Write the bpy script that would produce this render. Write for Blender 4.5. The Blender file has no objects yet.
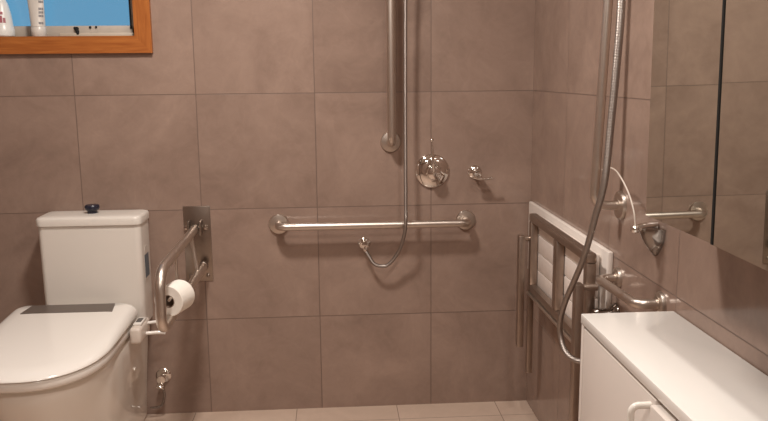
import bpy, bmesh, math, random
from mathutils import Vector, Matrix
random.seed(4)
S = bpy.context.scene
COL = S.collection
PI = math.pi

# ------------------------------------------------------------------ helpers
def link(name, bm, mat, parent=None, smooth=40):
    me = bpy.data.meshes.new(name)
    bmesh.ops.recalc_face_normals(bm, faces=bm.faces)
    bm.to_mesh(me); bm.free()
    if mat is not None:
        for m in (mat if isinstance(mat, (list, tuple)) else [mat]):
            me.materials.append(m)
    if smooth:
        for p in me.polygons: p.use_smooth = True
        me.set_sharp_from_angle(angle=math.radians(smooth))
    o = bpy.data.objects.new(name, me)
    COL.objects.link(o)
    if parent is not None:
        o.parent = parent
        o.matrix_parent_inverse = Matrix.Translation(-parent.location)
    return o

def thing(name, label, cat, loc, group=None):
    o = bpy.data.objects.new(name, None)
    o.empty_display_size = 0.05
    COL.objects.link(o)
    o.location = loc
    o['label'] = label; o['category'] = cat
    if group: o['group'] = group
    return o

def tag(o, label, cat, group=None):
    o['label'] = label; o['category'] = cat
    if group: o['group'] = group
    return o

def struct(name, bm, mat, parent=None, smooth=0):
    o = link(name, bm, mat, parent, smooth)
    if parent is None: o['kind'] = 'structure'
    return o

def box(bm, lo, hi, bev=0.0, seg=2, mi=0):
    r = bmesh.ops.create_cube(bm, size=1.0)
    vs = r['verts']
    for v in vs:
        v.co = Vector([(lo[k] + hi[k]) / 2 + v.co[k] * (hi[k] - lo[k]) for k in range(3)])
    fs = {f for v in vs for f in v.link_faces}
    for f in fs: f.material_index = mi
    if bev:
        es = list({e for v in vs for e in v.link_edges})
        bmesh.ops.bevel(bm, geom=es, offset=bev, segments=seg, profile=0.5, affect='EDGES')
    return bm

def bx(lo, hi, bev=0.0, seg=2):
    return box(bmesh.new(), lo, hi, bev, seg)

def quad(bm, pts, mi=0):
    f = bm.faces.new([bm.verts.new(p) for p in pts]); f.material_index = mi
    return f

def fillet(pts, r, n=8):
    """polyline with rounded corners"""
    P = [Vector(p) for p in pts]
    out = [P[0]]
    for i in range(1, len(P) - 1):
        a, b, c = P[i - 1], P[i], P[i + 1]
        u, v = (a - b), (c - b)
        ang = u.angle(v)
        if ang > PI - 1e-3:
            out.append(b); continue
        rr = r[i - 1] if isinstance(r, (list, tuple)) else r
        d = min(rr / math.tan(ang / 2), u.length * .49, v.length * .49)
        rr = d * math.tan(ang / 2)
        s, e = b + u.normalized() * d, b + v.normalized() * d
        ctr = b + (u.normalized() + v.normalized()).normalized() * (rr / math.sin(ang / 2))
        a0, a1 = s - ctr, e - ctr
        tot = a0.angle(a1)
        for k in range(n + 1):
            t = k / n
            w = (a0 * math.sin((1 - t) * tot) + a1 * math.sin(t * tot)) / math.sin(tot)
            out.append(ctr + w)
    out.append(P[-1])
    return out

def spline(pts, n=10):
    P = [Vector(p) for p in pts]
    P = [P[0] * 2 - P[1]] + P + [P[-1] * 2 - P[-2]]
    out = []
    for i in range(1, len(P) - 2):
        p0, p1, p2, p3 = P[i - 1:i + 3]
        for k in range(n):
            t = k / n
            out.append(.5 * ((2 * p1) + (p2 - p0) * t + (2 * p0 - 5 * p1 + 4 * p2 - p3) * t * t + (3 * p1 - p0 - 3 * p2 + p3) * t ** 3))
    out.append(P[-2])
    return out

def sweep(bm, pts, r, seg=16, cap=True):
    P = [Vector(p) for p in pts]
    n = len(P)
    tang = []
    for i in range(n):
        t = (P[min(i + 1, n - 1)] - P[max(i - 1, 0)]).normalized()
        tang.append(t)
    up = Vector((0, 0, 1)) if abs(tang[0].z) < .9 else Vector((1, 0, 0))
    nrm = (up - tang[0] * up.dot(tang[0])).normalized()
    rings = []
    for i in range(n):
        if i:
            nrm = tang[i - 1].rotation_difference(tang[i]) @ nrm
            nrm = (nrm - tang[i] * nrm.dot(tang[i])).normalized()
        bn = tang[i].cross(nrm)
        rr = r(i / (n - 1)) if callable(r) else r
        rings.append([bm.verts.new(P[i] + (nrm * math.cos(2 * PI * k / seg) + bn * math.sin(2 * PI * k / seg)) * rr) for k in range(seg)])
    for i in range(n - 1):
        for k in range(seg):
            bm.faces.new((rings[i][k], rings[i][(k + 1) % seg], rings[i + 1][(k + 1) % seg], rings[i + 1][k]))
    if cap:
        bm.faces.new(rings[0][::-1]); bm.faces.new(rings[-1])
    return bm

def lathe(bm, prof, origin, axis, seg=32):
    """prof: list of (radius, distance along axis)"""
    ax = Vector(axis).normalized()
    q = Vector((0, 0, 1)).rotation_difference(ax)
    o = Vector(origin)
    rings = []
    for r, h in prof:
        if r < 1e-6:
            rings.append([bm.verts.new(o + ax * h)])
        else:
            rings.append([bm.verts.new(o + q @ Vector((r * math.cos(2 * PI * k / seg), r * math.sin(2 * PI * k / seg), h))) for k in range(seg)])
    for A, B in zip(rings, rings[1:]):
        if len(A) == 1 and len(B) == 1: continue
        for k in range(seg):
            k2 = (k + 1) % seg
            if len(A) == 1: bm.faces.new((A[0], B[k], B[k2]))
            elif len(B) == 1: bm.faces.new((A[k], A[k2], B[0]))
            else: bm.faces.new((A[k], A[k2], B[k2], B[k]))
    if len(rings[0]) > 1: bm.faces.new(rings[0][::-1])
    if len(rings[-1]) > 1: bm.faces.new(rings[-1])
    return bm

def loft(bm, rings, cap=(True, True)):
    R = [[bm.verts.new(p) for p in r] for r in rings]
    n = len(R[0])
    for A, B in zip(R, R[1:]):
        for k in range(n):
            bm.faces.new((A[k], A[(k + 1) % n], B[(k + 1) % n], B[k]))
    if cap[0]: bm.faces.new(R[0][::-1])
    if cap[1]: bm.faces.new(R[-1])
    return bm

# ------------------------------------------------------------------ materials
def nodes(name):
    m = bpy.data.materials.new(name); m.use_nodes = True
    nt = m.node_tree
    b = nt.nodes['Principled BSDF']
    return m, nt, b

def simple(name, col, rough=.5, metal=0.0, noise=0.0, scale=40, spec=.5, coat=0.0, bump=0.0):
    m, nt, b = nodes(name)
    b.inputs['Base Color'].default_value = (*col, 1)
    b.inputs['Roughness'].default_value = rough
    b.inputs['Metallic'].default_value = metal
    b.inputs['Specular IOR Level'].default_value = spec
    b.inputs['Coat Weight'].default_value = coat
    tc = nt.nodes.new('ShaderNodeTexCoord')
    nz = nt.nodes.new('ShaderNodeTexNoise'); nz.inputs['Scale'].default_value = scale
    nt.links.new(tc.outputs['Object'], nz.inputs['Vector'])
    if noise:
        mx = nt.nodes.new('ShaderNodeMix'); mx.data_type = 'RGBA'
        mx.inputs['A'].default_value = (*[c * (1 - noise) for c in col], 1)
        mx.inputs['B'].default_value = (*[min(1, c * (1 + noise)) for c in col], 1)
        nt.links.new(nz.outputs['Fac'], mx.inputs['Factor'])
        nt.links.new(mx.outputs['Result'], b.inputs['Base Color'])
    if bump:
        bp = nt.nodes.new('ShaderNodeBump'); bp.inputs['Strength'].default_value = bump; bp.inputs['Distance'].default_value = .002
        nt.links.new(nz.outputs['Fac'], bp.inputs['Height']); nt.links.new(bp.outputs['Normal'], b.inputs['Normal'])
    return m

def tile_mat(name, axes, sizes, offs, cA, cB, grout, gw=.0032, rough=.15, vary=.06):
    """square tile grid on two world axes"""
    m, nt, b = nodes(name)
    L = nt.links.new
    def math_(op, a, b_=None, c=None):
        n = nt.nodes.new('ShaderNodeMath'); n.operation = op
        for i, v in enumerate((a, b_, c)):
            if v is None: continue
            if isinstance(v, (int, float)): n.inputs[i].default_value = v
            else: L(v, n.inputs[i])
        return n.outputs[0]
    tc = nt.nodes.new('ShaderNodeTexCoord')
    sp = nt.nodes.new('ShaderNodeSeparateXYZ'); L(tc.outputs['Object'], sp.inputs[0])
    ids, dist = [], []
    for ax, T, o in zip(axes, sizes, offs):
        u = math_('DIVIDE', math_('SUBTRACT', sp.outputs[ax], o), T)
        ids.append(math_('FLOOR', u))
        fr = math_('FRACT', u)
        d = math_('MULTIPLY', math_('MINIMUM', fr, math_('SUBTRACT', 1.0, fr)), T)
        dist.append(d)
    d = math_('MINIMUM', dist[0], dist[1])
    g = nt.nodes.new('ShaderNodeMapRange'); g.interpolation_type = 'SMOOTHSTEP'
    L(d, g.inputs['Value'])
    g.inputs['From Min'].default_value = gw * .35; g.inputs['From Max'].default_value = gw * .65
    cid = nt.nodes.new('ShaderNodeCombineXYZ'); L(ids[0], cid.inputs[0]); L(ids[1], cid.inputs[1])
    wn = nt.nodes.new('ShaderNodeTexWhiteNoise'); wn.noise_dimensions = '3D'; L(cid.outputs[0], wn.inputs['Vector'])
    # cloudy cement look, shifted per tile
    sh = nt.nodes.new('ShaderNodeVectorMath'); sh.operation = 'SCALE'; L(wn.outputs['Color'], sh.inputs[0]); sh.inputs['Scale'].default_value = 7.0
    ad = nt.nodes.new('ShaderNodeVectorMath'); ad.operation = 'ADD'; L(tc.outputs['Object'], ad.inputs[0]); L(sh.outputs[0], ad.inputs[1])
    n1 = nt.nodes.new('ShaderNodeTexNoise'); n1.inputs['Scale'].default_value = 3.2; n1.inputs['Detail'].default_value = 6; n1.inputs['Roughness'].default_value = .6; n1.inputs['Distortion'].default_value = .8
    L(ad.outputs[0], n1.inputs['Vector'])
    n2 = nt.nodes.new('ShaderNodeTexNoise'); n2.inputs['Scale'].default_value = 14; n2.inputs['Detail'].default_value = 8; n2.inputs['Roughness'].default_value = .65; n2.inputs['Distortion'].default_value = 1.5
    L(ad.outputs[0], n2.inputs['Vector'])
    f = math_('ADD', math_('MULTIPLY', n1.outputs['Fac'], .75), math_('MULTIPLY', n2.outputs['Fac'], .25))
    mr = nt.nodes.new('ShaderNodeMapRange'); L(f, mr.inputs['Value']); mr.inputs['From Min'].default_value = .32; mr.inputs['From Max'].default_value = .7
    mx = nt.nodes.new('ShaderNodeMix'); mx.data_type = 'RGBA'
    mx.inputs['A'].default_value = (*cA, 1); mx.inputs['B'].default_value = (*cB, 1)
    L(mr.outputs[0], mx.inputs['Factor'])
    # thin pale veins
    n3 = nt.nodes.new('ShaderNodeTexNoise'); n3.inputs['Scale'].default_value = 1.9; n3.inputs['Detail'].default_value = 4; n3.inputs['Distortion'].default_value = 1.6
    L(ad.outputs[0], n3.inputs['Vector'])
    vv = math_('ABSOLUTE', math_('SUBTRACT', n3.outputs['Fac'], .47))
    ve = nt.nodes.new('ShaderNodeMapRange'); L(vv, ve.inputs['Value']); ve.inputs['From Min'].default_value = 0; ve.inputs['From Max'].default_value = .012
    ve.inputs['To Min'].default_value = .035; ve.inputs['To Max'].default_value = 0
    hs = nt.nodes.new('ShaderNodeHueSaturation'); L(mx.outputs['Result'], hs.inputs['Color'])
    val = math_('ADD', math_('ADD', math_('MULTIPLY', wn.outputs['Value'], vary), 1 - vary / 2), ve.outputs[0])
    L(val, hs.inputs['Value'])
    mg = nt.nodes.new('ShaderNodeMix'); mg.data_type = 'RGBA'
    mg.inputs['A'].default_value = (*grout, 1); L(hs.outputs['Color'], mg.inputs['B']); L(g.outputs[0], mg.inputs['Factor'])
    L(mg.outputs['Result'], b.inputs['Base Color'])
    rr = math_('ADD', math_('MULTIPLY', math_('SUBTRACT', 1.0, g.outputs[0]), .4), math_('ADD', rough - .05, math_('MULTIPLY', n2.outputs['Fac'], .1)))
    L(rr, b.inputs['Roughness'])
    bp = nt.nodes.new('ShaderNodeBump'); bp.inputs['Strength'].default_value = .25; bp.inputs['Distance'].default_value = .0012
    h = math_('ADD', g.outputs[0], math_('MULTIPLY', n2.outputs['Fac'], .12))
    L(h, bp.inputs['Height']); L(bp.outputs['Normal'], b.inputs['Normal'])
    return m

TZ = .4448; TW = .45
Z0 = 1.2825; X0 = -1.7509
WA, WB, WG = (.235, .162, .129), (.360, .257, .206), (.155, .104, .082)
M = {}
M['tile_back'] = tile_mat('taupe_wall_tile_back', (0, 2), (TW, TZ), (X0, Z0), WA, WB, WG)
M['tile_side'] = tile_mat('taupe_wall_tile_side', (1, 2), (TW, TZ), (0.0, Z0), WA, WB, WG)
M['tile_floor'] = tile_mat('pale_floor_tile', (0, 1), (.41, .41), (-.134, -.133), (.50, .375, .295), (.63, .49, .395), (.28, .20, .155), rough=.4)
M['paint'] = simple('ceiling_paint', (.78, .74, .68), .8, noise=.02)
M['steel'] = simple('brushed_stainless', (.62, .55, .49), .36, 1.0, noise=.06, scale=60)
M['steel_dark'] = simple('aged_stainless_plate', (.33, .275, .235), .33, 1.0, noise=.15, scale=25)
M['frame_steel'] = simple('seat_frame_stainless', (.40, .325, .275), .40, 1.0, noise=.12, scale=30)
M['chrome'] = simple('polished_chrome', (.80, .76, .72), .07, 1.0)
M['chrome_dark'] = simple('dull_chrome', (.30, .27, .25), .16, 1.0)
M['hose'] = None
M['ceramic'] = simple('white_vitreous_china', (.80, .75, .68), .08, 0, coat=.3)
M['cistern'] = simple('white_cistern_plastic', (.70, .655, .60), .28, 0)
M['seat_plastic'] = simple('white_seat_plastic', (.82, .78, .73), .14, 0)
M['arm_plastic'] = simple('offwhite_plastic', (.70, .62, .55), .35)
M['grey_strip'] = simple('grey_vent_strip', (.13, .105, .09), .35, noise=.1)
M['navy'] = simple('navy_button_plastic', (.012, .013, .028), .3)
M['display'] = simple('dark_display', (.03, .028, .03), .15)
M['white_board'] = simple('white_seat_board', (.80, .73, .67), .4, noise=.04, scale=12)
M['slat'] = simple('white_seat_slat', (.78, .70, .645), .38, noise=.05, scale=18)
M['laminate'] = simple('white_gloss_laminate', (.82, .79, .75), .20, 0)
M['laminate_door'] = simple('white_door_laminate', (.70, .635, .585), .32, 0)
M['white_handle'] = simple('white_handle_plastic', (.80, .76, .70), .22)
M['carcass'] = simple('mirror_cabinet_carcass', (.45, .40, .36), .4)
M['alu'] = simple('grey_window_aluminium', (.46, .40, .34), .45, 0, noise=.12, scale=30)
M['alu_dark'] = simple('dark_window_seal', (.02, .019, .018), .7, spec=.15)
M['mould'] = simple('black_mould_spot', (.012, .01, .01), .9)
M['sill'] = simple('stained_timber_sill', (.16, .075, .03), .5, noise=.4, scale=20)
M['paper'] = simple('white_toilet_paper', (.84, .79, .72), .95, noise=.03, scale=90, bump=.15)
M['card'] = simple('grey_cardboard_core', (.30, .22, .17), .9)
M['bottle'] = simple('white_bottle_plastic', (.76, .76, .73), .3)
M['bottle_label'] = simple('red_label_print', (.33, .09, .11), .45, noise=.6, scale=120)
M['tube'] = simple('white_tube_plastic', (.66, .62, .57), .3)
M['print'] = simple('grey_label_print', (.27, .26, .27), .5, noise=.35, scale=160)
M['sticker_blue'] = simple('blue_grey_label', (.10, .13, .16), .45, noise=.3, scale=70)
M['sticker_white'] = simple('white_label', (.62, .56, .50), .5)
M['cord'] = simple('pale_cord', (.62, .55, .48), .4)
M['lamp_body'] = simple('white_lamp_body', (.8, .8, .78), .4)

def hose_mat():
    m, nt, b = nodes('ribbed_chrome_hose')
    b.inputs['Metallic'].default_value = 1.0; b.inputs['Roughness'].default_value = .42
    b.inputs['Base Color'].default_value = (.33, .29, .265, 1)
    tc = nt.nodes.new('ShaderNodeTexCoord')
    w = nt.nodes.new('ShaderNodeTexWave'); w.wave_type = 'BANDS'; w.bands_direction = 'Z'; w.inputs['Scale'].default_value = 90
    nt.links.new(tc.outputs['Object'], w.inputs['Vector'])
    bp = nt.nodes.new('ShaderNodeBump'); bp.inputs['Strength'].default_value = .5; bp.inputs['Distance'].default_value = .001
    nt.links.new(w.outputs['Fac'], bp.inputs['Height']); nt.links.new(bp.outputs['Normal'], b.inputs['Normal'])
    return m
M['hose'] = hose_mat()

def timber_mat(name='varnished_orange_timber', sc=(3, 40, 40)):
    m, nt, b = nodes(name)
    L = nt.links.new
    tc = nt.nodes.new('ShaderNodeTexCoord')
    mp = nt.nodes.new('ShaderNodeMapping'); mp.inputs['Scale'].default_value = sc; L(tc.outputs['Object'], mp.inputs[0])
    nz = nt.nodes.new('ShaderNodeTexNoise'); nz.inputs['Scale'].default_value = 2; nz.inputs['Detail'].default_value = 5; nz.inputs['Distortion'].default_value = 1.0
    L(mp.outputs[0], nz.inputs['Vector'])
    cr = nt.nodes.new('ShaderNodeValToRGB')
    cr.color_ramp.elements[0].position = .3; cr.color_ramp.elements[0].color = (.30, .085, .017, 1)
    cr.color_ramp.elements[1].position = .75; cr.color_ramp.elements[1].color = (.46, .16, .036, 1)
    L(nz.outputs['Fac'], cr.inputs[0]); L(cr.outputs[0], b.inputs['Base Color'])
    b.inputs['Roughness'].default_value = .35
    return m
M['timber'] = timber_mat()
M['timber_upright'] = timber_mat('varnished_orange_timber_upright', (40, 40, 3))

def mirror_mat():
    m, nt, b = nodes('mirror_glass')
    b.inputs['Metallic'].default_value = 1.0; b.inputs['Roughness'].default_value = .015
    b.inputs['Base Color'].default_value = (.72, .745, .70, 1)
    return m
M['mirror'] = mirror_mat()

def glass_mat():
    m = bpy.data.materials.new('obscure_window_glass'); m.use_nodes = True
    nt = m.node_tree; nt.nodes.clear(); L = nt.links.new
    out = nt.nodes.new('ShaderNodeOutputMaterial')
    tr = nt.nodes.new('ShaderNodeBsdfTransparent'); tr.inputs[0].default_value = (.93, .97, 1, 1)
    gl = nt.nodes.new('ShaderNodeBsdfGlossy'); gl.inputs['Roughness'].default_value = .25
    mx = nt.nodes.new('ShaderNodeMixShader'); mx.inputs[0].default_value = .06
    L(tr.outputs[0], mx.inputs[1]); L(gl.outputs[0], mx.inputs[2]); L(mx.outputs[0], out.inputs[0])
    return m
M['glass'] = glass_mat()

def lamp_mat():
    m, nt, b = nodes('lit_lamp_diffuser')
    b.inputs['Base Color'].default_value = (.9, .88, .84, 1)
    b.inputs['Emission Color'].default_value = (1, .82, .62, 1)
    b.inputs['Emission Strength'].default_value = 3.0
    return m
M['lamp'] = lamp_mat()

# ------------------------------------------------------------------ room shell
XL, YF, H = -2.42, -3.75, 2.42
struct('floor', bx((XL - .1, YF - .1, -.1), (.1, .1, 0)), M['tile_floor'])
struct('ceiling', bx((XL - .1, YF - .1, H), (.1, .1, H + .1)), M['paint'])
# back wall with the window opening
wx0, wx1, wz0, wz1 = -2.33, -1.512, 1.497, 2.08
bm = bmesh.new()
xs = [XL - .1, wx0, wx1, .1]; zs = [0, wz0, wz1, H]
T = .16
for i in range(3):
    for k in range(3):
        if i == 1 and k == 1: continue
        for y in (0, T):
            quad(bm, [(xs[i], y, zs[k]), (xs[i + 1], y, zs[k]), (xs[i + 1], y, zs[k + 1]), (xs[i], y, zs[k + 1])])
quad(bm, [(wx0, 0, wz0), (wx1, 0, wz0), (wx1, T, wz0), (wx0, T, wz0)])
quad(bm, [(wx0, 0, wz1), (wx1, 0, wz1), (wx1, T, wz1), (wx0, T, wz1)])
quad(bm, [(wx0, 0, wz0), (wx0, T, wz0), (wx0, T, wz1), (wx0, 0, wz1)])
quad(bm, [(wx1, 0, wz0), (wx1, T, wz0), (wx1, T, wz1), (wx1, 0, wz1)])
for (a, b_) in (((xs[0], 0), (xs[0], H)), ((xs[3], 0), (xs[3], H))):
    quad(bm, [(a[0], 0, 0), (a[0], T, 0), (a[0], T, H), (a[0], 0, H)])
quad(bm, [(xs[0], 0, 0), (xs[3], 0, 0), (xs[3], T, 0), (xs[0], T, 0)])
quad(bm, [(xs[0], 0, H), (xs[3], 0, H), (xs[3], T, H), (xs[0], T, H)])
bmesh.ops.remove_doubles(bm, verts=bm.verts, dist=1e-5)
struct('wall_back', bm, M['tile_back'])
struct('wall_right', bx((0, YF - .1, 0), (.1, 0, H)), M['tile_side'])
struct('wall_left', bx((XL - .1, YF - .1, 0), (XL, 0, H)), M['tile_side'])
struct('wall_front', bx((XL, YF - .1, 0), (0, YF, H)), M['tile_back'])

# ------------------------------------------------------------------ window
fw = .063
def mitred(bm, lo, hi, wid, y0, y1, lip):
    """picture-frame architrave: outer rectangle lo..hi, member width wid, sloping face"""
    (ax, az), (bx_, bz) = lo, hi
    O = [(ax, az), (bx_, az), (bx_, bz), (ax, bz)]
    I = [(ax + wid, az + wid), (bx_ - wid, az + wid), (bx_ - wid, bz - wid), (ax + wid, bz - wid)]
    for k in range(4):
        k2 = (k + 1) % 4
        o0, o1, i0, i1 = O[k], O[k2], I[k], I[k2]
        V = lambda p, y: (p[0], y, p[1])
        quad(bm, [V(o0, y0), V(o1, y0), V(i1, y0 - lip), V(i0, y0 - lip)], k % 2)      # face
        quad(bm, [V(o0, y1), V(o1, y1), V(o1, y0), V(o0, y0)])
        quad(bm, [V(i0, y0 - lip), V(i1, y0 - lip), V(i1, y1), V(i0, y1)])
        quad(bm, [V(o0, y1), V(o1, y1), V(i1, y1), V(i0, y1)])
    bmesh.ops.remove_doubles(bm, verts=bm.verts, dist=1e-6)
win = bpy.data.objects.new('window_1', None); COL.objects.link(win); win.location = ((wx0 + wx1) / 2, 0, wz0)
win['kind'] = 'structure'
bm = bmesh.new()
mitred(bm, (wx0 - fw + .004, wz0 - fw + .004), (wx1 + fw - .001, wz1 + fw - .004), fw, -.018, 0, -.005)
o = link('window_frame', bm, [M['timber'], M['timber_upright']], win, 20)
bm = bmesh.new()                                     # timber lining of the opening
box(bm, (wx0, 0, wz0), (wx1, .11, wz0 + .004)); 
box(bm, (wx0, 0, wz1 - .004), (wx1, .11, wz1)); box(bm, (wx0, 0, wz0), (wx0 + .004, .11, wz1)); box(bm, (wx1 - .004, 0, wz0), (wx1, .11, wz1))
link('window_sill', bm, M['sill'], win, 0)
bm = bmesh.new()                                     # aluminium sash
sx0, sx1, sz0, sz1 = wx0 + .004, wx1 - .004, wz0 + .004, wz1 - .004
box(bm, (sx0, .062, sz0), (sx1, .105, sz0 + .042), .003)
box(bm, (sx0, .062, sz1 - .03), (sx1, .105, sz1), .003)
box(bm, (sx0, .062, sz0), (sx0 + .024, .105, sz1), .003)
box(bm, (sx1 - .024, .062, sz0), (sx1, .105, sz1), .003)
sash = link('window_sash', bm, M['alu'], win, 30)
bm = bmesh.new(); box(bm, (sx1 - .028, .058, sz0 + .03), (sx1 - .022, .063, sz1)); box(bm, (sx0 + .022, .058, sz0 + .03), (sx0 + .028, .063, sz1))
link('window_seal', bm, M['alu_dark'], win, 0)
bm = bx((-1.80, .035, sz0), (sx1 - .01, .062, sz0 + .014), .002)
link('sash_ledge', bm, simple('pale_ledge', (.55, .47, .38), .5, noise=.1), win, 30)
bm = bmesh.new()
for (x, y, z, r) in ((-1.742, .054, sz0 + .03, .009), (-1.737, .045, sz0 + .02, .0075), (-1.733, .036, sz0 + .012, .006), (-1.75, .060, sz0 + .034, .005), (-1.692, .058, sz0 + .036, .005), (-1.67, .058, sz0 + .037, .0045)):
    mtx = Matrix.Translation((x, y, z)) @ Matrix.Diagonal((1, .6, .9, 1))
    bmesh.ops.create_icosphere(bm, subdivisions=2, radius=r, matrix=mtx)
link('mould_spot', bm, M['mould'], win)
bm = bx((sx0 + .02, .082, sz0 + .038), (sx1 - .02, .087, sz1 - .026))
link('window_glass', bm, M['glass'], win, 0)

# ------------------------------------------------------------------ bottle and tube on the sill
SZ = wz0 + .004
def bottle():
    t = thing('plastic_bottle', 'white plastic bottle with a red label at the left end of the window sill', 'bottle', (-2.003, .028, SZ))
    bm = lathe(bmesh.new(), [(.0, 0), (.036, 0), (.0405, .004), (.0415, .012), (.0415, .028), (.039, .034), (.0375, .05), (.0335, .085), (.026, .118), (.018, .138), (.014, .148), (.014, .158), (0, .158)], (-2.003, .028, SZ), (0, 0, 1))
    link('bottle_body', bm, M['bottle'], t)
    bm = lathe(bmesh.new(), [(.017, .158), (.018, .160), (.018, .185), (.012, .192), (0, .192)], (-2.003, .028, SZ), (0, 0, 1))
    link('bottle_cap', bm, M['bottle'], t)
    bm = bmesh.new()                                  # curved printed patches on the front
    random.seed(9)
    for (a0, a1, h0, h1) in ((-1.95, -1.55, .052, .066), (-1.45, -1.15, .050, .075), (-1.9, -1.45, .070, .084), (-1.35, -1.05, .080, .09), (-1.1, -.85, .05, .068)):
        n = 6; r = lambda h: .0385 - (h - .045) * .115
        for k in range(n):
            b0, b1 = a0 + (a1 - a0) * k / n, a0 + (a1 - a0) * (k + 1) / n
            quad(bm, [(-2.003 + math.cos(b) * r(h), .028 + math.sin(b) * r(h), SZ + h) for b, h in ((b0, h0), (b1, h0), (b1, h1), (b0, h1))])
    link('bottle_label', bm, M['bottle_label'], t, 0)
bottle()
def tube():
    cx, cy = -1.872, .026
    t = thing('squeeze_tube', 'slim white squeeze tube with grey print standing on its cap on the window sill', 'tube', (cx, cy, SZ))
    bm = lathe(bmesh.new(), [(0, 0), (.024, 0), (.0265, .003), (.0265, .034), (.025, .036), (0, .036)], (cx, cy, SZ), (0, 0, 1))
    link('tube_cap', bm, M['tube'], t)
    rings = []
    for k in range(13):
        u = k / 12; z = .036 + u * .15
        rx = .0255 + .006 * u; ry = .0255 * (1 - u) + .0015
        rings.append([(cx + rx * math.cos(a) - .004 * u, cy + ry * math.sin(a), SZ + z) for a in [2 * PI * j / 28 for j in range(28)]])
    link('tube_body', loft(bmesh.new(), rings), M['tube'], t)
    bm = bmesh.new()
    for k in range(9):                                # column of illegible grey print up the right side
        z = .045 + k * .013
        u = (z - .036) / .15; rx = .0262 + .006 * u; ry = .0255 * (1 - u) + .0024
        for a0, a1 in ((-1.15, -.75), (-.7, -.45)):
            if (k * 7 + int(a0 * 10)) % 4 == 0: continue
            quad(bm, [(cx + rx * math.cos(a), cy + ry * math.sin(a), SZ + zz) for a, zz in ((a0, z), (a1, z), (a1, z + .008), (a0, z + .008))])
    link('tube_print', bm, M['print'], t, 0)
tube()

# ------------------------------------------------------------------ toilet
TX = -1.738
def dshape(cx, hw, yb, yf, z, rb=.025, n=44, p=2.25, ys=None):
    """D outline: straight sides from yb, half super-ellipse nose ending at yf (more negative)"""
    ys = ys if ys is not None else yb + (yf - yb) * .42
    pts = []
    for k in range(7):
        a = PI / 2 * k / 6
        pts.append((cx + hw - rb + rb * math.sin(PI / 2 - a) if False else cx + hw - rb + rb * math.cos(PI / 2 - a), yb - rb + rb * math.sin(PI / 2 - a), z))
    for k in range(1, 6):
        pts.append((cx + hw, yb - rb + (ys - yb + rb) * k / 6, z))
    for k in range(n + 1):
        a = PI * k / n
        c, s = math.cos(a), math.sin(a)
        pts.append((cx + hw * math.copysign(abs(c) ** (2 / p), c), ys + (yf - ys) * s ** (2 / p), z))
    for k in range(1, 6):
        pts.append((cx - hw, ys + (yb - rb - ys) * k / 6, z))
    for k in range(7):
        a = PI / 2 * k / 6
        pts.append((cx - hw + rb - rb * math.cos(a), yb - rb + rb * math.sin(a), z))
    return pts
toilet = thing('toilet', 'white toilet with boxy cistern and bidet seat, closed lid, against the tiled back wall', 'toilet', (TX, -.4, 0))
# pan: skirted, back to wall
R = []
for z, hw, yf, ys in ((0, .180, -.60, -.30), (.02, .186, -.61, -.30), (.12, .190, -.63, -.31), (.22, .198, -.68, -.32), (.31, .206, -.735, -.34), (.37, .209, -.762, -.35), (.405, .208, -.772, -.36), (.420, .205, -.768, -.36), (.427, .198, -.760, -.36)):
    R.append(dshape(TX, hw, -.004, yf, z, ys=ys))
link('pan', loft(bmesh.new(), R), M['ceramic'], toilet, 60)
# cistern
CX = -1.688
bm = bmesh.new()
def rrect(cx, cy, hx, hy, z, r, n=6):
    pts = []
    for sx, sy, a0 in ((1, 1, 0), (-1, 1, PI / 2), (-1, -1, PI), (1, -1, 3 * PI / 2)):
        for k in range(n + 1):
            a = a0 + PI / 2 * k / n
            pts.append((cx + sx * (hx - r) + r * math.cos(a), cy + sy * (hy - r) + r * math.sin(a), z))
    return pts
R = [rrect(CX, -.082, hx, hy, z, .022) for z, hx, hy in ((.424, .182, .072), (.45, .184, .074), (.80, .186, .076), (.814, .185, .075))]
cis = link('cistern', loft(bm, R), M['cistern'], toilet, 50)
R = [rrect(CX, -.084, hx, hy, z, r) for z, hx, hy, r in ((.812, .185, .076, .02), (.814, .190, .081, .026), (.836, .191, .082, .026), (.843, .187, .078, .024), (.846, .178, .069, .02), (.8475, .14, .04, .02))]
link('cistern_lid', loft(bmesh.new(), R), M['cistern'], cis, 50)
bm = lathe(bmesh.new(), [(.018, .844), (.018, .856), (.025, .862), (.027, .868), (.027, .874), (.023, .879), (0, .880)], (CX - .004, -.082, 0), (0, 0, 1))
link('flush_button', bm, M['navy'], cis)
# label on the cistern's right flank
bm = bmesh.new(); xl = CX + .1858
ring = [(xl, -.088 + .032 * math.cos(a), .690 + .030 * math.sin(a)) for a in [PI * k / 14 for k in range(15)]] + [(xl, -.120, .690), (xl, -.120, .585), (xl, -.056, .585), (xl, -.056, .690)]
fo = [bm.verts.new(p) for p in ring]; bm.faces.new(fo)
f = bmesh.ops.extrude_face_region(bm, geom=list(bm.faces)); bmesh.ops.translate(bm, vec=(.0008, 0, 0), verts=[v for v in f['geom'] if isinstance(v, bmesh.types.BMVert)])
link('rating_label', bm, M['sticker_white'], cis, 0)
bm = bmesh.new(); box(bm, (xl, -.119, .60), (xl + .0014, -.057, .688)); 
link('label_print', bm, M['sticker_blue'], cis, 0)
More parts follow.
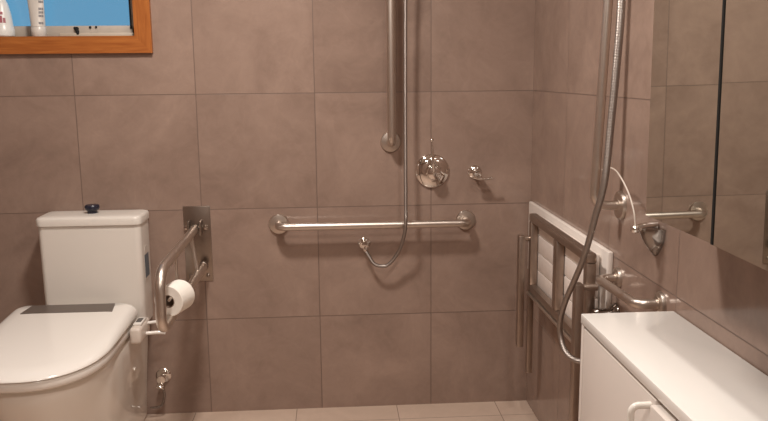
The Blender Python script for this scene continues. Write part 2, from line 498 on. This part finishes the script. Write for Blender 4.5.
# bidet seat
SX = -1.750
bs_pts = lambda d, z, yb=-.165, yf=-.800, hw=.228: dshape(SX, hw - d, yb - d * .3, yf + d, z, rb=.03, ys=-.50, p=2.3)
def tilt(ring, base):                                  # the lid slopes down to the nose
    return [(x, y, z - (-.17 - y) * .075 * base) for x, y, z in ring]
R = [bs_pts(.020, .429), bs_pts(.008, .432), bs_pts(.004, .439), bs_pts(.004, .456), bs_pts(.007, .463), bs_pts(.016, .467)]
seat = link('bidet_seat', loft(bmesh.new(), R), M['seat_plastic'], toilet, 50)
def lid_ring(d, z, sc=1.0):
    cy = -.45
    R_ = bs_pts(d, z, yb=-.163)
    return [(SX + (x - SX) * sc, cy + (y - cy) * sc, z - (-.163 - (cy + (y - cy) * sc)) * SL * (.15 + .85 * max(0, min(1, (z - .47) / .045)))) for x, y, z in R_]
SL = .062
R = [lid_ring(.016, .470), lid_ring(.003, .4735), lid_ring(0, .480), lid_ring(.001, .489), lid_ring(.004, .498), lid_ring(.010, .508), lid_ring(.020, .5155), lid_ring(.034, .5205), lid_ring(.034, .5225, .86), lid_ring(.034, .5238, .68), lid_ring(.034, .5243, .4)]
link('seat_lid', loft(bmesh.new(), R), M['seat_plastic'], seat, 60)
R = [rrect(SX, -.185, hx, hy, z, .018) for z, hx, hy in ((.426, .205, .020), (.470, .205, .020))]
link('hinge_housing', loft(bmesh.new(), R), M['seat_plastic'], seat, 50)
bm = bmesh.new()
y0, y1 = -.190, -.268
for dz, mi in ((0, 0),):
    vs = [(-1.900, y0, .5250), (-1.602, y0, .5250), (-1.592, y1, .5192), (-1.915, y1, .5192)]
    top = [bm.verts.new(v) for v in vs]; low = [bm.verts.new((v[0], v[1], v[2] - .012)) for v in vs]
    bm.faces.new(top); bm.faces.new(low[::-1])
    for k in range(4): bm.faces.new((top[k], low[k], low[(k + 1) % 4], top[(k + 1) % 4]))
link('vent_strip', bm, M['grey_strip'], seat, 0)
bm = bmesh.new(); box(bm, (-1.520, -.335, .412), (-1.480, -.185, .470), .010, 3)
link('control_arm', bm, M['arm_plastic'], seat, 50)
bm = bmesh.new(); box(bm, (-1.514, -.300, .4695), (-1.484, -.215, .478), .003); 
link('control_pad', bm, M['seat_plastic'], seat, 40)
bm = bmesh.new(); box(bm, (-1.509, -.280, .4778), (-1.490, -.235, .4792))
link('display', bm, M['display'], seat, 0)
bm = bmesh.new()
sweep(bm, spline([(-1.484, -.22, .455), (-1.445, -.20, .452), (-1.425, -.19, .440)], 6), .006, 10)
sweep(bm, spline([(-1.484, -.25, .425), (-1.44, -.24, .424), (-1.415, -.235, .420)], 6), .007, 10)
link('inlet_tube', bm, M['seat_plastic'], seat)

# stop valve with bent supply tube
sv = thing('stop_valve', 'small chrome stop valve low on the back wall beside the toilet pan', 'valve', (-1.484, 0, .165))
bm = lathe(bmesh.new(), [(0, 0), (.030, 0), (.030, .004), (.024, .010), (.013, .012), (.013, .04), (.016, .042), (.016, .055), (0, .056)], (-1.484, 0, .165), (0, -1, 0))
link('valve_body', bm, M['chrome'], sv)
bm = lathe(bmesh.new(), [(0, .0), (.014, 0), (.017, .004), (.017, .018), (.013, .022), (0, .022)], (-1.484, -.045, .145), (-.2, -.6, -.7))
link('valve_knob', bm, M['chrome'], sv)
bm = sweep(bmesh.new(), spline([(-1.484, -.035, .155), (-1.479, -.038, .12), (-1.478, -.04, .09), (-1.492, -.043, .052), (-1.535, -.046, .046), (-1.480 - .018, -.046, .05)][:5], 8), .0045, 10)
bm2 = bm
link('supply_tube', bm2, M['chrome_dark'], sv)

# ------------------------------------------------------------------ grab rails
def flange(bm, p, axis, r=.040):
    lathe(bm, [(0, 0), (r, 0), (r, .003), (r * .93, .009), (r * .6, .0115), (.018, .012), (.018, .0135), (0, .0135)], p, axis)
def flange_part(p, axis, parent, r=.040):
    bm = bmesh.new(); flange(bm, p, axis, r); return link('flange', bm, M['steel'], parent)
RB = .0165
# horizontal rail on the back wall
g1 = thing('grab_rail', 'long horizontal stainless grab rail across the back wall under the shower mixer', 'grab rail', (-.63, 0, .774))
xa, xb, zr, so = -1.003, -.262, .774, .068
link('rail_tube', sweep(bmesh.new(), fillet([(xa, -.004, zr), (xa, -so, zr), (xb, -so, zr), (xb, -.004, zr)], .034, 10), .0148, 20), M['steel'], g1)
flange_part((xa, 0, zr), (0, -1, 0), g1); flange_part((xb, 0, zr), (0, -1, 0), g1)
# vertical rail on the back wall
g2 = thing('grab_rail', 'vertical stainless grab rail on the back wall left of the shower mixer', 'grab rail', (-.562, 0, 1.09))
x, z0, z1 = -.560, 1.09, 2.02
link('rail_tube', sweep(bmesh.new(), fillet([(x, -.004, z0), (x, -so, z0), (x, -so, z1), (x, -.004, z1)], .034, 10), RB, 20), M['steel'], g2)
flange_part((x, 0, z0), (0, -1, 0), g2); flange_part((x, 0, z1), (0, -1, 0), g2)
# vertical rail on the right wall
g3 = thing('grab_rail', 'vertical stainless grab rail on the right wall between shower seat and mirror', 'grab rail', (0, -.965, .985))
y, z0, z1 = -.982, .992, 1.95
link('rail_tube', sweep(bmesh.new(), fillet([(-.004, y, z0), (-.077, y, z0), (-.044, y, z1), (-.004, y, z1)], [.050, .03], 10), .0125, 20), M['steel'], g3)
flange_part((0, y, z0), (-1, 0, 0), g3); flange_part((0, y, z1), (-1, 0, 0), g3)
# short horizontal rail above the vanity end
g4 = thing('grab_rail', 'short U-shaped stainless grab rail on the right wall just above the white worktop end', 'grab rail', (0, -1.115, .80))
ya, yb = -.985, -1.272
link('rail_tube', sweep(bmesh.new(), fillet([(-.004, ya, .788), (-.060, ya, .786), (-.060, yb, .797), (-.004, yb, .799)], [.034, .05], 12), .0118, 20), M['steel'], g4)
flange_part((0, ya, .788), (-1, 0, 0), g4, .029); flange_part((0, yb, .799), (-1, 0, 0), g4, .029)

# ------------------------------------------------------------------ drop-down rail beside the toilet
dr = thing('drop_down_rail', 'fold-down stainless support rail on a steel wall plate right of the toilet', 'support rail', (-1.32, 0, .70))
bm = bx((-1.372, -.004, .552), (-1.268, 0, .852), .0015)
link('back_plate', bm, M['steel_dark'], dr, 30)
for xx in (-1.352, -1.306):
    link('pivot_bracket', bx((xx, -.05, .745), (xx + .008, -.004, .80), .002), M['steel_dark'], dr, 30)
for xx in (-1.362, -1.288):
    bm = lathe(bmesh.new(), [(0, 0), (.010, 0), (.010, .006), (.006, .010), (0, .0105)], (xx, -.004, .768), (0, -1, 0), 16); link('bolt', bm, M['chrome'], dr)
for xx in (-1.355, -1.286):
    bm = lathe(bmesh.new(), [(0, 0), (.007, 0), (.007, .004), (.004, .007), (0, .0075)], (xx, -.004, .575), (0, -1, 0), 16); link('bolt', bm, M['steel_dark'], dr)
xr_ = -1.325
link('rail_tube', sweep(bmesh.new(), fillet([(xr_, -.03, .768), (xr_, -.67, .758), (xr_, -.69, .572), (xr_ + .028, -.05, .622)], [.07, .04], 10), RB, 20), M['steel'], dr)
bm = lathe(bmesh.new(), [(0, 0), (.017, 0), (.019, .002), (.019, .02), (0, .02)], (xr_ + .028, -.056, .622), (0, 1, 0), 20); link('end_cap', bm, M['steel_dark'], dr)
bm = sweep(bmesh.new(), [(xr_, -.115, .75), (xr_ + .022, -.135, .618)], .008, 12); link('stay', bm, M['steel'], dr)
RYY, RZ = -.545, .652
bm = sweep(bmesh.new(), fillet([(xr_ + .012, RYY + .07, .752), (xr_ + .012, RYY + .07, RZ), (xr_ + .012, RYY - .07, RZ)], .012, 6), .005, 10)
link('roll_holder', bm, M['steel'], dr)
# paper roll, its axis along the rail
rc = (xr_ + .028, RYY + .042, RZ - .012)
tr = thing('toilet_roll', 'white toilet paper roll hanging on the fold-down rail beside the toilet', 'toilet roll', rc)
def ring_tube(r0, r1, L, mat, name):
    bm = lathe(bmesh.new(), [(r0, 0), (r1 - .002, 0), (r1, .002), (r1, L - .002), (r1 - .002, L), (r0, L), (r0, 0)], rc, (-.30, -1, 0), 44)
    bmesh.ops.delete(bm, geom=[f for f in bm.faces if len(f.verts) > 4], context='FACES_ONLY')
    bmesh.ops.remove_doubles(bm, verts=bm.verts, dist=1e-6)
    link(name, bm, mat, tr, 40)
ring_tube(.0215, .0505, .086, M['paper'], 'paper')
ring_tube(.0190, .0215, .0865, M['card'], 'core')

# ------------------------------------------------------------------ shower fittings on the back wall
mx = thing('shower_mixer', 'round chrome shower mixer with a thin upright lever on the back wall', 'mixer tap', (-.397, 0, .973))
bm = lathe(bmesh.new(), [(0, 0), (.068, 0), (.0685, .004), (.062, .011), (.042, .016), (.034, .018), (0, .018)], (-.397, 0, .973), (0, -1, 0), 48)
link('cover_plate', bm, M['chrome'], mx, 50)
bm = lathe(bmesh.new(), [(.027, .016), (.027, .052), (.024, .060), (.012, .064), (0, .064)], (-.397, 0, .973), (0, -1, 0), 40)
link('cartridge_cap', bm, M['chrome'], mx, 40)
bm = sweep(bmesh.new(), spline([(-.397, -.056, .972), (-.400, -.072, .99), (-.404, -.078, 1.04), (-.408, -.082, 1.098)], 8), lambda t: .0065 - .003 * t, 12)
bmesh.ops.create_uvsphere(bm, u_segments=14, v_segments=10, radius=.0078, matrix=Matrix.Translation((-.4085, -.082, 1.102)))
link('lever', bm, M['chrome'], mx)
st = thing('wall_tap', 'small chrome tap with a side lever on the back wall right of the round mixer', 'tap', (-.228, 0, .967))
bm = lathe(bmesh.new(), [(0, 0), (.027, 0), (.027, .004), (.021, .010), (.015, .012), (.015, .052), (.018, .056), (.018, .070), (.013, .076), (0, .077)], (-.228, 0, .967), (0, -1, 0))
link('tap_body', bm, M['chrome'], st)
bm = sweep(bmesh.new(), [(-.247, -.064, .955), (-.222, -.064, .948), (-.195, -.064, .946), (-.168, -.064, .949)], lambda t: .0062 - .002 * t, 12)
link('tap_lever', bm, M['chrome'], st)
ho = thing('hose_outlet', 'small round chrome hose outlet on the back wall below the long horizontal rail', 'hose outlet', (-.667, 0, .683))
bm = lathe(bmesh.new(), [(0, 0), (.024, 0), (.024, .003), (.019, .008), (.012, .010), (.012, .045), (0, .046)], (-.668, 0, .690), (0, -1, 0))
link('outlet_body', bm, M['chrome'], ho)
bm = lathe(bmesh.new(), [(0, 0), (.0105, 0), (.0105, .022), (.0085, .026), (0, .026)], (-.668, -.034, .690), (.15, -.25, -1), 20)
link('hose_nut', bm, M['chrome'], ho)
sh = thing('shower_hose', 'ribbed metal shower hose hanging beside the vertical rail on the back wall', 'shower hose', (-.509, -.07, .61), 'shower hoses')
pts = [(-.505, -.112, 1.98), (-.507, -.09, 1.62), (-.509, -.085, 1.254), (-.511, -.10, .87), (-.512, -.108, .80), (-.518, -.098, .735), (-.540, -.07, .662), (-.583, -.058, .610), (-.628, -.054, .614), (-.652, -.046, .645), (-.665, -.040, .668)]
link('hose_tube', sweep(bmesh.new(), spline(pts, 12), .0068, 12), M['hose'], sh)
bm = lathe(bmesh.new(), [(0, 0), (.012, 0), (.013, .03), (.011, .09), (.016, .11), (.033, .13), (.036, .15), (.03, .155), (0, .155)], (-.505, -.112, 1.97), (.05, -.3, .9), 24)
link('hand_shower', bm, M['chrome'], sh)

# ------------------------------------------------------------------ shower fittings on the right wall
sh2 = thing('shower_hose', 'long ribbed shower hose looping down in front of the folded shower seat', 'shower hose', (-.15, -1.05, .58), 'shower hoses')
pts = [(-.105, -1.13, 1.97), (-.110, -1.205, 1.70), (-.115, -1.232, 1.514), (-.122, -1.238, 1.374), (-.13, -1.237, 1.231), (-.14, -1.239, 1.098), (-.15, -1.211, 1.006), (-.158, -1.152, .882), (-.165, -1.043, .745), (-.165, -.996, .667), (-.16, -.993, .62), (-.155, -1.020, .591), (-.138, -1.045, .577), (-.105, -1.06, .574), (-.066, -1.02, .588), (-.049, -.985, .632)]
link('hose_tube', sweep(bmesh.new(), spline(pts, 12), lambda t: .0078 + .003 * max(0, 1 - t * 2.2), 12), M['hose'], sh2)
bm = lathe(bmesh.new(), [(0, 0), (.012, 0), (.013, .03), (.011, .09), (.016, .11), (.033, .13), (.036, .15), (.03, .155), (0, .155)], (-.112, -1.125, 1.96), (-.2, .25, .9), 24)
link('hand_shower', bm, M['chrome'], sh2)
oe = thing('hose_elbow', 'dull chrome hose elbow on the right wall under the short U-shaped rail', 'hose outlet', (0, -.978, .682))
bm = lathe(bmesh.new(), [(0, 0), (.030, 0), (.030, .004), (.024, .014), (.016, .018), (.016, .050), (.018, .056), (.014, .064), (0, .066)], (0, -.978, .682), (-1, 0, 0))
link('outlet_body', bm, M['chrome_dark'], oe)
bm = lathe(bmesh.new(), [(0, 0), (.012, 0), (.012, .036), (.009, .042), (0, .042)], (-.046, -.978, .678), (0, -.1, -1), 20)
link('hose_nut', bm, M['chrome_dark'], oe)
# conical holder
hd = thing('shower_holder', 'chrome cone-shaped shower holder on the right wall under the mirror corner', 'shower holder', (0, -1.235, .95))
hy = -1.230
bm = bmesh.new()
rings = []
for k in range(15):
    u = k / 14
    w = .042 * (1 - u ** 2.2) + .003
    d = .038 * (1 - u ** 1.8) + .005
    z = .980 - .072 * u
    rings.append([(-.002 - d * math.sin(PI * j / 20), hy + w * math.cos(PI * j / 20), z) for j in range(21)] + [(0, hy - w, z), (0, hy + w, z)])
link('cone_body', loft(bm, rings), M['chrome_dark'], hd, 60)
bm = bmesh.new()
sweep(bm, [(-.004, hy, .984), (-.03, hy, .982), (-.045, hy, .979), (-.056, hy, .976)], lambda t: .0105 - .002 * t, 14)
bmesh.ops.create_uvsphere(bm, u_segments=16, v_segments=12, radius=.0115, matrix=Matrix.Translation((-.057, hy, .975)))
link('holder_arm', bm, M['chrome'], hd)
cd = [(-.062, -.995, 1.092), (-.060, -1.018, 1.099), (-.060, -1.056, 1.104), (-.060, -1.100, 1.099), (-.060, -1.152, 1.077), (-.060, -1.195, 1.049), (-.060, -1.226, 1.015), (-.058, -1.232, .985)]
tag(link('thin_cord', sweep(bmesh.new(), spline(cd, 10), .0019, 8), M['cord']), 'thin pale cord looping from the right-wall vertical rail to the cone-shaped holder', 'cord')

# ------------------------------------------------------------------ folded shower seat
ss = thing('folding_shower_seat', 'folded-up shower seat with white slats in a steel frame on the right wall', 'shower seat', (0, -.6, .56))
link('wall_board', bx((-.016, -.940, .575), (0, -.035, .850), .004), M['white_board'], ss, 40)
fx0, fx1 = -.074, -.046
bm = bmesh.new()
ya, yb, zt, zb = -.270, -.935, .845, .556
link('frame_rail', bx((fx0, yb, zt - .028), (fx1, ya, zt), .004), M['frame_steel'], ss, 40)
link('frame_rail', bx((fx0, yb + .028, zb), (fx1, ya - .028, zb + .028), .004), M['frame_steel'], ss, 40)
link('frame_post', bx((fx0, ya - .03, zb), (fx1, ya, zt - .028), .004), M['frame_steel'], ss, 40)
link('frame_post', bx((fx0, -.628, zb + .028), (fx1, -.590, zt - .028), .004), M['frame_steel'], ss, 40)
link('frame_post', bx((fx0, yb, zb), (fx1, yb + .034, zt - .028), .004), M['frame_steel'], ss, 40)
for k in range(4):
    z = .572 + k * .0655
    link('slat', bx((-.044, yb + .045, z), (-.022, ya - .012, z + .063), .003), M['slat'], ss, 40)
for yy in (-.34, -.86):
    bm = bmesh.new(); box(bm, (-.046, yy - .02, .52), (0, yy + .02, .565), .003)
    link('wall_hinge', bm, M['frame_steel'], ss, 40)
for yy, zb_ in ((-.276, .340), (-.950, .30)):
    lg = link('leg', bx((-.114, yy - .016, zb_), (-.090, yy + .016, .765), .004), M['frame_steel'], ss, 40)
    bm = lathe(bmesh.new(), [(0, 0), (.010, 0), (.010, .044), (0, .044)], (-.092, yy, .752), (1, 0, 0), 18)
    link('leg_hinge', bm, M['frame_steel'], ss)
for yy in (-.225, -.905):
    st_ = bmesh.new(); box(st_, (-.062, yy - .012, .215 if yy > -.5 else .10), (-.040, yy + .012, .565), .003)
    link('strut', st_, M['frame_steel'], ss, 40)
link('cross_rail', bx((-.082, -.90, .546), (-.070, -.285, .555), .002), M['steel'], ss, 40)

# ------------------------------------------------------------------ vanity
VY0, VY1 = -1.345, -2.62
VX = -.222
wt = link('worktop', bx((VX, VY1, .780), (-.002, VY0, .803), .0025), M['laminate'], None, 40)
tag(wt, 'glossy white worktop running along the right wall below the mirror', 'worktop')
vc = thing('vanity_cabinet', 'white laminate base cabinet with flat doors under the worktop on the right', 'cabinet', (-.11, -2.0, 0))
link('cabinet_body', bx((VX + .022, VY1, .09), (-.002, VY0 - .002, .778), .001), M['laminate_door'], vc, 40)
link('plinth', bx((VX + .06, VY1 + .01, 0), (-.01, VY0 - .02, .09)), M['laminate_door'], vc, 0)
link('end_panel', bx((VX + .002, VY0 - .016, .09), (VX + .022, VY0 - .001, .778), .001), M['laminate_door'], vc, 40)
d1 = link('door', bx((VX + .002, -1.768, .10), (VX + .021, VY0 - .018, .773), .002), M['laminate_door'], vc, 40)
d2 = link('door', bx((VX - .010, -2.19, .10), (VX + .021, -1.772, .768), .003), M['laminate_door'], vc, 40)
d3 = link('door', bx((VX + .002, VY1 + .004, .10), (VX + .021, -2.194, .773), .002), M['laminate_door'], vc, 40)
hy_ = -1.748
bm = sweep(bmesh.new(), fillet([(VX + .003, hy_, .756), (VX - .034, hy_, .756), (VX - .034, hy_, .60), (VX + .003, hy_, .60)], .014, 8), .0065, 14)
link('handle', bm, M['white_handle'], d1)

# ------------------------------------------------------------------ mirror cabinet
MZ0, MZ1 = 1.060, 1.90
mc = thing('mirror_cabinet', 'wall-hung cabinet with two mirrored doors above the white worktop', 'mirror cabinet', (-.07, -1.9, MZ0))
link('cabinet_body', bx((-.124, -1.93, MZ0 + .002), (-.001, -1.499, MZ1)), M['carcass'], mc, 0)
link('deep_body', bx((-.195, -2.60, 1.096), (-.001, -1.934, MZ1)), M['carcass'], mc, 0)
def mdoor(y_far, y_near, x_far, yaw, pit, t=.018, z0=None):
    """mirrored door: far edge fixed at x_far; local u runs towards the camera"""
    n = Vector((-math.cos(yaw) * math.cos(pit), -math.sin(yaw) * math.cos(pit), math.sin(pit)))
    u = Vector((math.sin(yaw), -math.cos(yaw), 0)) 
    v = n.cross(u).normalized()
    if v.z < 0: v = -v
    L = (y_far - y_near) / math.cos(yaw)
    zb = z0 or MZ0; o = Vector((x_far, y_far, zb)); hgt = MZ1 - zb
    bm = bmesh.new()
    P = [o, o + u * L, o + u * L + v * hgt, o + v * hgt]
    A = [bm.verts.new(p) for p in P]; B = [bm.verts.new(p - n * t) for p in P]
    bm.faces.new(A); bm.faces.new(B[::-1])
    for k in range(4):
        f = bm.faces.new((A[k], A[(k + 1) % 4], B[(k + 1) % 4], B[k])); f.material_index = 1
    bm.faces.ensure_lookup_table(); bm.faces[1].material_index = 1
    return link('mirror_door', bm, [M['mirror'], M['alu_dark']], mc, 0)
mdoor(-1.499, -1.93, -.1435, .0075, -.008)
rd = mdoor(-1.938, -2.60, -.219, -.027, -.012, z0=1.094)
bm = bx((-.2205, -1.9385, 1.094), (-.200, -1.932, MZ1), .001)
for v in bm.verts: v.co.x -= (v.co.z - 1.094) * .012       # follows the door's slight forward lean
link('door_edge_trim', bm, M['alu_dark'], rd, 0)

# ------------------------------------------------------------------ lights
def ceiling_lamp(x, y, label, power, size, col=(1, .925, .855)):
    t = thing('ceiling_light', label, 'ceiling light', (x, y, H))
    bm = lathe(bmesh.new(), [(0, 0), (size + .02, 0), (size + .02, .02), (size, .025), (size, .012), (0, .012)], (x, y, H), (0, 0, -1), 40)
    link('lamp_ring', bm, M['lamp_body'], t, 40)
    bm = lathe(bmesh.new(), [(0, .013), (size - .002, .013), (size - .004, .022), (0, .024)], (x, y, H), (0, 0, -1), 40)
    link('lamp_diffuser', bm, M['lamp'], t, 40)
    ld = bpy.data.lights.new('lamp_light', 'AREA'); ld.shape = 'DISK'; ld.size = size * 2; ld.energy = power; ld.color = col
    lo = bpy.data.objects.new('lamp_light', ld); COL.objects.link(lo); lo.location = (x, y, H - .03)
ceiling_lamp(-1.10, -1.05, 'round ceiling light over the shower end of the room', 31, .105)
ceiling_lamp(-1.0, -2.75, 'added round fill light over the middle of the room', 17, .15)  # unseen fill lamp, added to lift the overall room light

ceiling_lamp(-.27, -1.66, 'round ceiling light above the front edge of the worktop', 9, .05)

w = bpy.data.worlds.new('World'); S.world = w; w.use_nodes = True
bg = w.node_tree.nodes['Background']; bg.inputs[0].default_value = (.145, .365, .55, 1); bg.inputs[1].default_value = 1.0

# ------------------------------------------------------------------ camera
cam = bpy.data.cameras.new('camera'); cam.sensor_width = 36; cam.lens = 785.14 / 768 * 36; cam.clip_start = .02
co = bpy.data.objects.new('camera', cam); COL.objects.link(co)
yaw, pitch, roll = .0645, .1724, -.0099
fwd = Vector((math.sin(yaw) * math.cos(pitch), math.cos(yaw) * math.cos(pitch), -math.sin(pitch)))
rt = Vector((math.cos(yaw), -math.sin(yaw), 0)); up = rt.cross(fwd)
r2 = rt * math.cos(roll) + up * math.sin(roll); u2 = -rt * math.sin(roll) + up * math.cos(roll)
mw = Matrix((r2, u2, -fwd)).transposed().to_4x4(); mw.translation = (-.7856, -3.0561, 1.3525)
co.matrix_world = mw
S.camera = co
S.view_settings.view_transform = 'Standard'; S.view_settings.look = 'None'
S.view_settings.exposure = 0.0; S.view_settings.gamma = 1.0; S.view_settings.use_curve_mapping = False
